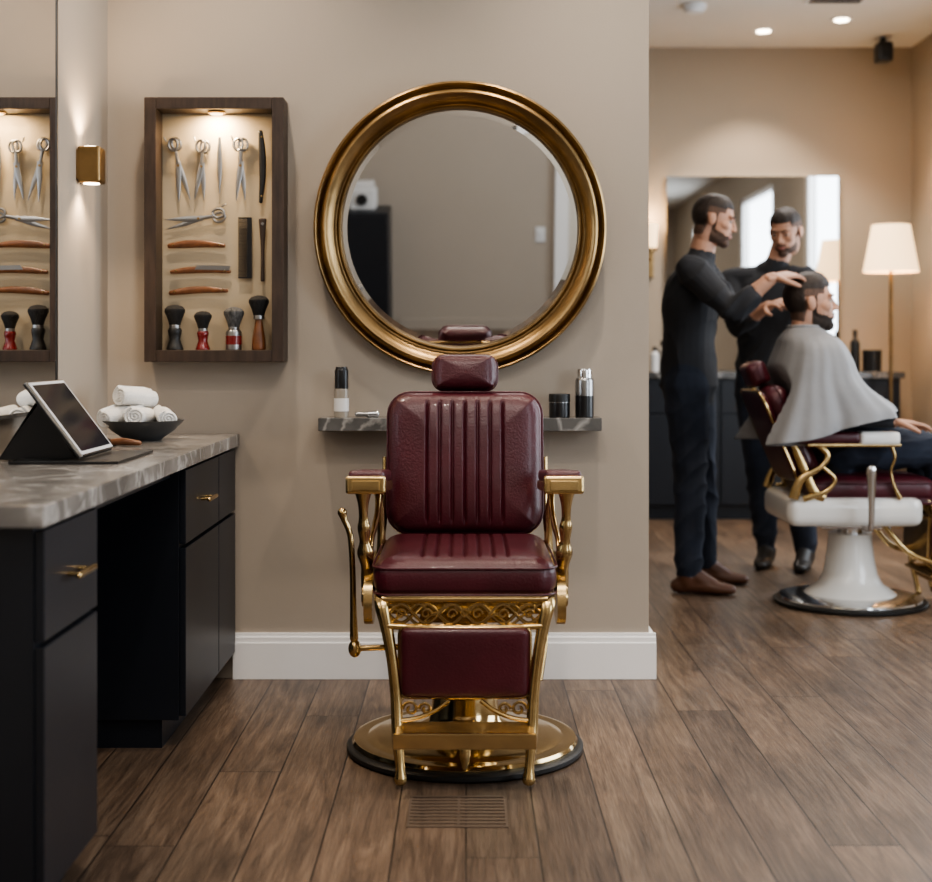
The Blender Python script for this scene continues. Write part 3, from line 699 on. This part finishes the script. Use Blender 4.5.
def hand(b,w,d,pn,side,curl=22,skin=SKIN,spread=1.):
    w=np.array(w,float); d=nrm(d); pn=np.array(pn,float); pn=nrm(pn-np.dot(pn,d)*d); l=np.cross(d,pn)*side
    s=Soup(); 
    s.limb([w-d*.02,w+d*.02,w+d*.06,w+d*.088],[.026,.030,.038,.036],'s',rb=[.019,.016,.014,.011],up=l)
    for off,L,r,c in ((.029,.070,.0088,0),(.0098,.079,.009,2),(-.0095,.073,.0088,5),(-.028,.058,.0078,9)):
        p=w+d*.082+l*off; pts=[p-d*.02,p]; a=math.radians(curl*.6+c); dd=d+l*off*2.4*spread
        for fr_ in (.45,.31,.24):
            dv=nrm(dd)*math.cos(a)+pn*math.sin(a); p=p+dv*L*fr_; pts.append(p); a+=math.radians(curl)
        s.limb(pts,[r,r,r*.98,r*.9,r*.75],'s',seg=12,n=3)
    p=w+d*.018+l*.022; pts=[p]; 
    for q,L in ((nrm(d*.6+l*.75+pn*.25),.035),(nrm(d*.8+l*.45+pn*.35),.033),(nrm(d*.9+l*.15+pn*.45),.026)):
        p=p+q*L; pts.append(p)
    s.limb(pts,[.015,.0125,.0105,.008],'s',seg=12,n=3)
    s.out(b,.003,3,{'s':skin})
def head(b,c,f,up,hair=HAIR,beard=HAIRB,top=.02,voll=1.,sc=1.):
    f=nrm(f); up=nrm(np.array(up)-np.dot(up,f)*f); r=np.cross(f,up)
    s=Soup()
    def e(cc,rr): s.add(*ell_mesh(cc,rr,24,16))
    e((0,-.016,.028),(.073,.092,.082)); e((0,.030,-.030),(.057,.053,.070)); e((0,.014,-.066),(.053,.058,.042))
    e((0,.062,-.090),(.024,.021,.019)); e((0,.068,.029),(.050,.016,.012)); e((0,.045,-.045),(.048,.040,.045))
    for q in (-1,1):
        e((q*.036,.048,-.014),(.025,.029,.024)); e((q*.075,-.006,-.004),(.009,.018,.028)); e((q*.079,-.014,.004),(.007,.012,.018)); e((q*.010,.088,-.026),(.008,.010,.007))
    V,F=ring_mesh(rings([(0,.072,.022),(0,.084,.0),(0,.096,-.022)],[.008,.009,.0095],None,12,False,3,(1,0,0),True)); s.add(V,F)
    e((0,.079,-.051),(.022,.011,.005)); e((0,.079,-.061),(.019,.011,.006))
    V,F=ring_mesh(rings([(0,-.022,-.02),(0,-.022,-.06),(0,-.022,-.075)],[.056,.055,.054],None,20,False,3,(1,0,0),True)); s.add(V,F)
    co,no,F=remesh(np.vstack(s.V),s.F,.003,5)
    x,y,z=co.T; ax=np.abs(x)
    ear=(ax>.0705)&(y>-.033)&(y<.016)&(z<.028)&(z>-.040)
    line=np.where(y>.035,.060+.10*np.clip(.085-y,0,.05), np.where(y>-.012,.026,-.075))
    line=np.where((y<=-.012)&(y>-.035),.026-(.101)*(-.012-y)/.023,line)
    line=np.where((y>.02)&(y<=.045)&(ax>.045),.036,line)
    hr=(z>line)&~ear
    jawline=-.038-.40*np.clip(y-.015,0,.05)+.002*np.sin(x*300)
    jaw=(z<jawline)&(y>-.002)&(z>-.112)&~((ax<.019)&(z>-.068)&(z<-.047)&(y>.078))
    mous=(ax<.026)&(z<-.041)&(z>-.048)&(y>.07)
    nose=(y>.086)&(z>-.040)
    sb=(y<.016)&(y>-.001)&(z<.03)&(z>-.05)&(ax>.05)&~ear
    br=(jaw|sb|mous)&~nose&~hr&~((z<-.098)&(y<.035))
    fade=hr&(y<.045)&(z<np.where(y<-.03,-.035,.052))
    disp=np.zeros(len(co)); k=hr
    disp[k]=.003*np.clip((z[k]-line[k])/.02,0,1)+.001+top*np.clip((z[k]-.045)/.05,0,1)*(.65+.35*np.clip(y[k]/.08,-1,1)); disp[br]=.0022*voll
    disp[hr]*=(1+.15*np.sin(120*x[hr]+50*y[hr])*np.sin(70*y[hr]))
    co=co+no*disp[:,None]
    lips=(ax<.020)&(z>-.067)&(z<-.046)&(y>.078)
    lab=[]
    hi,bi,si,li,fi=b.mi(hair),b.mi(beard),b.mi(SKIN),b.mi(LIP),b.mi(FADE)
    for f_ in F:
        k=list(f_); 
        lab.append((fi if fade[k].mean()>=.5 else hi) if hr[k].mean()>=.5 else bi if br[k].mean()>=.5 else li if lips[k].mean()>.5 else si)
    xf=Matrix(((r[0],f[0],up[0],c[0]),(r[1],f[1],up[1],c[1]),(r[2],f[2],up[2],c[2]),(0,0,0,1)))@Matrix.Scale(sc,4)
    b.add(co,F,lab,xf)
    for q in (-1,1):
        b.ell((q*.030,.0685,.006),(.0115,.009,.0065),EYEW,xf=xf); b.ell((q*.030,.0755,.006),(.005,.004,.005),EYED,xf=xf)
        b.sweep([(q*.014,.0845,.026),(q*.031,.083,.030),(q*.046,.072,.027)],[.0024,.003,.0016],hair,n=4,xf=xf,rc=True)
        b.sweep([(q*.018,.075,.0115),(q*.030,.0785,.0140),(q*.043,.072,.011)],.0026,SKIN,n=4,xf=xf,rc=True)
def person(J,lat,mats,skin_forearm=True,beard=HAIRB):
    b=B(); s=Soup(); lat=nrm(lat); P=lambda k:np.array(J[k],float)
    pel,che,nk,hd=P('pel'),P('che'),P('nk'),P('hd')
    mid=(pel+che)/2; ts=J.get('thin',1.)
    s.limb([pel+(che-pel)*-.14,pel+(che-pel)*.22,mid+(che-mid)*.25,che,che+(nk-che)*.5,che+(nk-che)*.82],[.180,.172,.165,.185,.178,.11],'top',rb=[.130*ts,.124*ts,.120*ts,.132*ts,.115*ts,.072],up=lat,seg=24)
    s.limb([pel+(pel-che)*.30,pel+(pel-che)*.10],[.150,.155],'pan',rb=[.108,.108],up=lat,seg=24)
    s.limb([nk-(hd-nk)*.30,nk+(hd-nk)*.0],[.082,.068],'top')
    hb=hd-nrm(J['hf'])*.022
    s.limb([nk-(hd-nk)*.1,nk+(hb-nk)*.35,nk+(hb-nk)*.75],[.060,.056,.054],'skin')
    for q in ('r','l'):
        sh,el,wr=P(q+'sh'),P(q+'el'),P(q+'wr')
        inn=che+(nk-che)*.62
        s.limb([inn+(sh-inn)*.4,sh],[.078,.074],'top'); 
        s.limb([sh,sh+(el-sh)*.35,sh+(el-sh)*.75,el],[.071,.068,.058,.053],'top')
        a=.42 if skin_forearm else .93
        s.limb([el,el+(wr-el)*.25,el+(wr-el)*a],[.053,.055,.053 if skin_forearm else .036],'top')
        s.limb([el+(wr-el)*.2,el+(wr-el)*.45,wr],[.040,.038,.026],'skin')
        hp,kn,an,to=P(q+'hp'),P(q+'kn'),P(q+'an'),P(q+'to')
        s.limb([hp,hp+(kn-hp)*.4,kn],[.104,.094,.074],'pan'); s.limb([kn,kn+(an-kn)*.3,kn+(an-kn)*.92],[.074,.072,.062],'pan')
        fd=to-an; fd[2]=0; fd=nrm(fd)
        L=np.cross(fd,(0,0,1))
        heel=np.array([an[0]-fd[0]*.045,an[1]-fd[1]*.045,an[2]-.050]); ball=np.array([to[0]-fd[0]*.07,to[1]-fd[1]*.07,to[2]+.006])
        s.limb([an+(kn-an)*.04,an-np.array([0,0,.03])],[.050,.046],'shoe')
        s.limb([an+fd*.02,ball],[.042,.034],'shoe')
        s.limb([heel,(heel+ball)/2+np.array([0,0,.006]),ball,to],[.036,.038,.044,.032],'shoe',rb=[.034,.036,.031,.022],up=L)
    js=[(P(k),r_) for k,r_ in (('rel',.13),('lel',.13),('rkn',.16),('lkn',.16),('ran',.16),('lan',.16),('rsh',.12),('lsh',.12),('rhp',.16),('lhp',.16))]+[(pel+(che-pel)*.3,.2)]
    s.out(b,.0065,5,mats,wr=.010,joints=js)
    for q,sd in (('r',1),('l',-1)):
        h=J[q+'hand']; hand(b,J[q+'wr'],h[0],h[1],h[2] if len(h)>2 else sd,h[3] if len(h)>3 else 22)
    head(b,J['hd'],J['hf'],J['hu'],top=J.get('top',.02),voll=J.get('beard',1.),beard=beard,sc=J.get('sc',1.))
    return b
J=dict(pel=(1.00,6.29,.97),che=(1.01,6.28,1.29),nk=(1.05,6.265,1.49),hd=(1.11,6.245,1.655),hf=(.90,-.24,-.22),hu=(.22,0,.95),
 rsh=(.985,6.10,1.425),lsh=(1.095,6.45,1.425),rel=(1.13,5.95,1.25),lel=(1.22,6.36,1.25),rwr=(1.295,5.91,1.385),lwr=(1.335,6.16,1.395),
 rhp=(.975,6.20,.92),lhp=(1.03,6.37,.92),rkn=(.995,6.20,.51),lkn=(1.08,6.43,.51),ran=(.985,6.21,.085),lan=(1.10,6.48,.085),rto=(1.17,6.165,.025),lto=(1.28,6.44,.025),
 rhand=((.85,.20,.14),(.25,.35,-.85),-1,24),lhand=((.75,-.55,.20),(.2,-.3,-.9),1,24),beard=.8,top=.014)
mt={'top':SHIRT,'pan':JEAN,'skin':SKIN,'shoe':BOOT}
person(J,(-.28,-.96,0),mt).build('standing_barber',sharp=80,wn=False)
J=dict(pel=(1.52,6.99,.97),che=(1.51,6.96,1.30),nk=(1.535,6.93,1.49),hd=(1.57,6.88,1.66),hf=(-.50,-.76,-.34),hu=(-.15,-.25,.95),
 rsh=(1.345,7.05,1.425),lsh=(1.655,6.85,1.425),rel=(1.33,6.86,1.20),lel=(1.665,6.70,1.18),rwr=(1.44,6.66,1.29),lwr=(1.52,6.50,1.28),
 rhp=(1.445,7.02,.92),lhp=(1.60,6.94,.92),rkn=(1.465,6.99,.51),lkn=(1.64,6.91,.51),ran=(1.51,7.03,.085),lan=(1.68,6.93,.085),rto=(1.44,6.85,.025),lto=(1.61,6.75,.025),beard=1.,top=.014)
J['rhand']=((.25,-.85,.15),(.5,0,-.8),-1,24); J['lhand']=((-.15,-.9,.15),(-.5,0,-.8),1,24)
mt2={'top':SHIRT,'pan':JEAN,'skin':SKIN,'shoe':BOOTK}
person(J,(-.85,.52,0),mt2,beard=HAIRB).build('standing_barber',sharp=80,wn=False)
cy=BY
J=dict(pel=(1.55,cy,.69),che=(1.465,cy,.96),nk=(1.44,cy,1.13),hd=(1.475,cy,1.28),hf=(1,-.14,.03),hu=(-.02,0,1),sc=1.08,thin=.88,
 rsh=(1.445,cy-.17,1.045),lsh=(1.445,cy+.17,1.045),rel=(1.51,cy-.235,.84),lel=(1.51,cy+.235,.84),rwr=(1.745,cy-.25,.785),lwr=(1.745,cy+.25,.785),
 rhp=(1.59,cy-.09,.675),lhp=(1.59,cy+.09,.675),rkn=(1.98,cy-.12,.66),lkn=(1.98,cy+.12,.66),ran=(2.025,cy-.11,.245),lan=(2.025,cy+.11,.245),rto=(2.18,cy-.12,.185),lto=(2.18,cy+.12,.185),
 rhand=((1,.05,-.06),(0,0,-1),-1,12),lhand=((1,-.05,-.06),(0,0,-1),1,12),top=.020,beard=1.8)
cb=person(J,(0,-1,0),mt2,skin_forearm=False,beard=HAIRK)
cb.build('seated_customer',sharp=80,wn=False)
# cape
b=B(); tb_=[
 (1.445,1.178,.068,.068),(1.447,1.160,.086,.115),(1.455,1.132,.112,.195),(1.462,1.095,.130,.252),(1.465,1.03,.157,.282),(1.463,.955,.183,.300),(1.470,.89,.220,.316),(1.48,.83,.265,.328),(1.487,.785,.2975,.338),(1.485,.742,.315,.345)]
tt=catmull(tb_,6); seg=240; th=np.linspace(0,2*pi,seg,endpoint=False); Rn=[]
n=len(tt)
for i,(cx_,z_,rx,ry) in enumerate(tt):
    t=i/(n-1)
    wob=1+t**1.3*(.030*np.sin(7*th+.6+2.0*t)+.020*np.sin(13*th+2+3*t)+.012*np.sin(23*th+t))
    ex=2+1.7*t
    sup=(np.abs(np.cos(th))**ex+np.abs(np.sin(th))**ex)**(-1/ex)
    xx=cx_+rx*np.cos(th)*wob*sup; yy_=ry*np.sin(th)*wob*sup
    zz=z_+t**2*(.085*np.cos(th)+.005)+t*.006*np.sin(5*th+1)
    bx=BX-.215-np.clip(zz-.552,0,.42)*math.tan(math.radians(23))+.078
    inside=np.clip((.255-np.abs(yy_))/.03,0,1)*np.clip((1.02-zz)/.05,0,1)
    xx=np.where(xx<bx,xx+(bx-xx)*inside,xx)
    Rn.append(np.column_stack([xx,yy_+cy,zz]))
V,F=ring_mesh(Rn,cap=False); b.add(V,F,CAPE)
b.sweep([(1.445+.068*math.cos(a),cy+.068*math.sin(a),1.180) for a in np.linspace(0,2*pi,24,endpoint=False)],.007,CAPE,closed=True,seg=8)
o=b.build('barber_cape',sharp=80,wn=False); sm=o.modifiers.new('solid','SOLIDIFY'); sm.thickness=.004

# ------------------------------------------------------------------ lights
def light(kind,name,loc,rot,power,col,size=.1,sy=None,spot=None,blend=.6):
    d=bpy.data.lights.new(name,kind); d.energy=power; d.color=col
    if kind=='AREA':
        d.size=size
        if sy: d.shape='RECTANGLE'; d.size_y=sy
    else: d.shadow_soft_size=size
    if kind=='SPOT': d.spot_size=math.radians(spot); d.spot_blend=blend
    o=bpy.data.objects.new(name,d); o.location=loc; o.rotation_euler=[math.radians(a) for a in rot]; scene.collection.objects.link(o); return o
W=(1.,.85,.70); N_=(1.,.94,.88); DY=(.84,.92,1.)
light('AREA','fill_area_front',(.2,1.6,ZC-.03),(0,0,0),34,N_,1.6,1.2)  # added fill over the front room; no fixture hangs here
light('AREA','fill_area_rear',(.6,-.3,ZC-.03),(15,0,0),32,N_,1.6,1.0)  # unseen area fill by the camera, added to brighten the front
light('SPOT','downlight_1',(-.75,3.95,ZC-.03),(10,0,0),90,W,.05,spot=90,blend=.9)
light('SPOT','downlight_2',(.45,3.95,ZC-.03),(10,0,0),90,W,.05,spot=90,blend=.9)
light('SPOT','downlight_3',(-.1,2.2,ZC-.03),(12,0,0),80,W,.06,spot=100,blend=.8)
light('SPOT','downlight_4',(1.7,5.2,ZC-.03),(8,0,0),120,W,.06,spot=110,blend=.8)
light('SPOT','downlight_5',(1.2,2.2,ZC-.03),(0,0,0),60,W,.06,spot=110,blend=.8)
light('SPOT','downlight_6',(1.87,8.8,ZC-.03),(0,0,0),95,W,.05,spot=100,blend=.5)
light('SPOT','downlight_7',(2.28,8.5,ZC-.03),(0,0,0),65,W,.05,spot=100,blend=.5)
light('AREA','fill_area_back',(1.8,7.3,ZC-.03),(0,0,0),45,N_,1.2,1.2)  # added soft fill above the people, without a ceiling panel
for i,(a,c) in enumerate(wins):
    light('AREA','daylight_%d'%(i+1),(XR+.09,(a+c)/2,1.6),(0,90,0),[60,60,42][i],DY,2.1,c-a-.1)
light('AREA','case_light',((x0+x1)/2,D0+.05,zt-fw-.016),(14,0,0),2.8,(1.,.74,.45),.06,.04)
light('SPOT','sconce_up',(XL+.045,sy,sz+.07),(180,0,0),10,(1.,.74,.48),.02,spot=130,blend=.8)
light('SPOT','sconce_down',(XL+.045,sy,sz-.07),(0,0,0),6,(1.,.74,.48),.02,spot=130,blend=.8)
light('POINT','lamp_bulb',(lx,8.66,1.72),(0,0,0),14,(1.,.68,.38),.05)
light('POINT','sconce_bulb',(sx_,YB-.10,sz_+.18),(0,0,0),5,(1.,.68,.38),.04)
w=bpy.data.worlds.new('world'); scene.world=w; w.use_nodes=True
w.node_tree.nodes['Background'].inputs[0].default_value=(.75,.86,1,1); w.node_tree.nodes['Background'].inputs[1].default_value=1.2
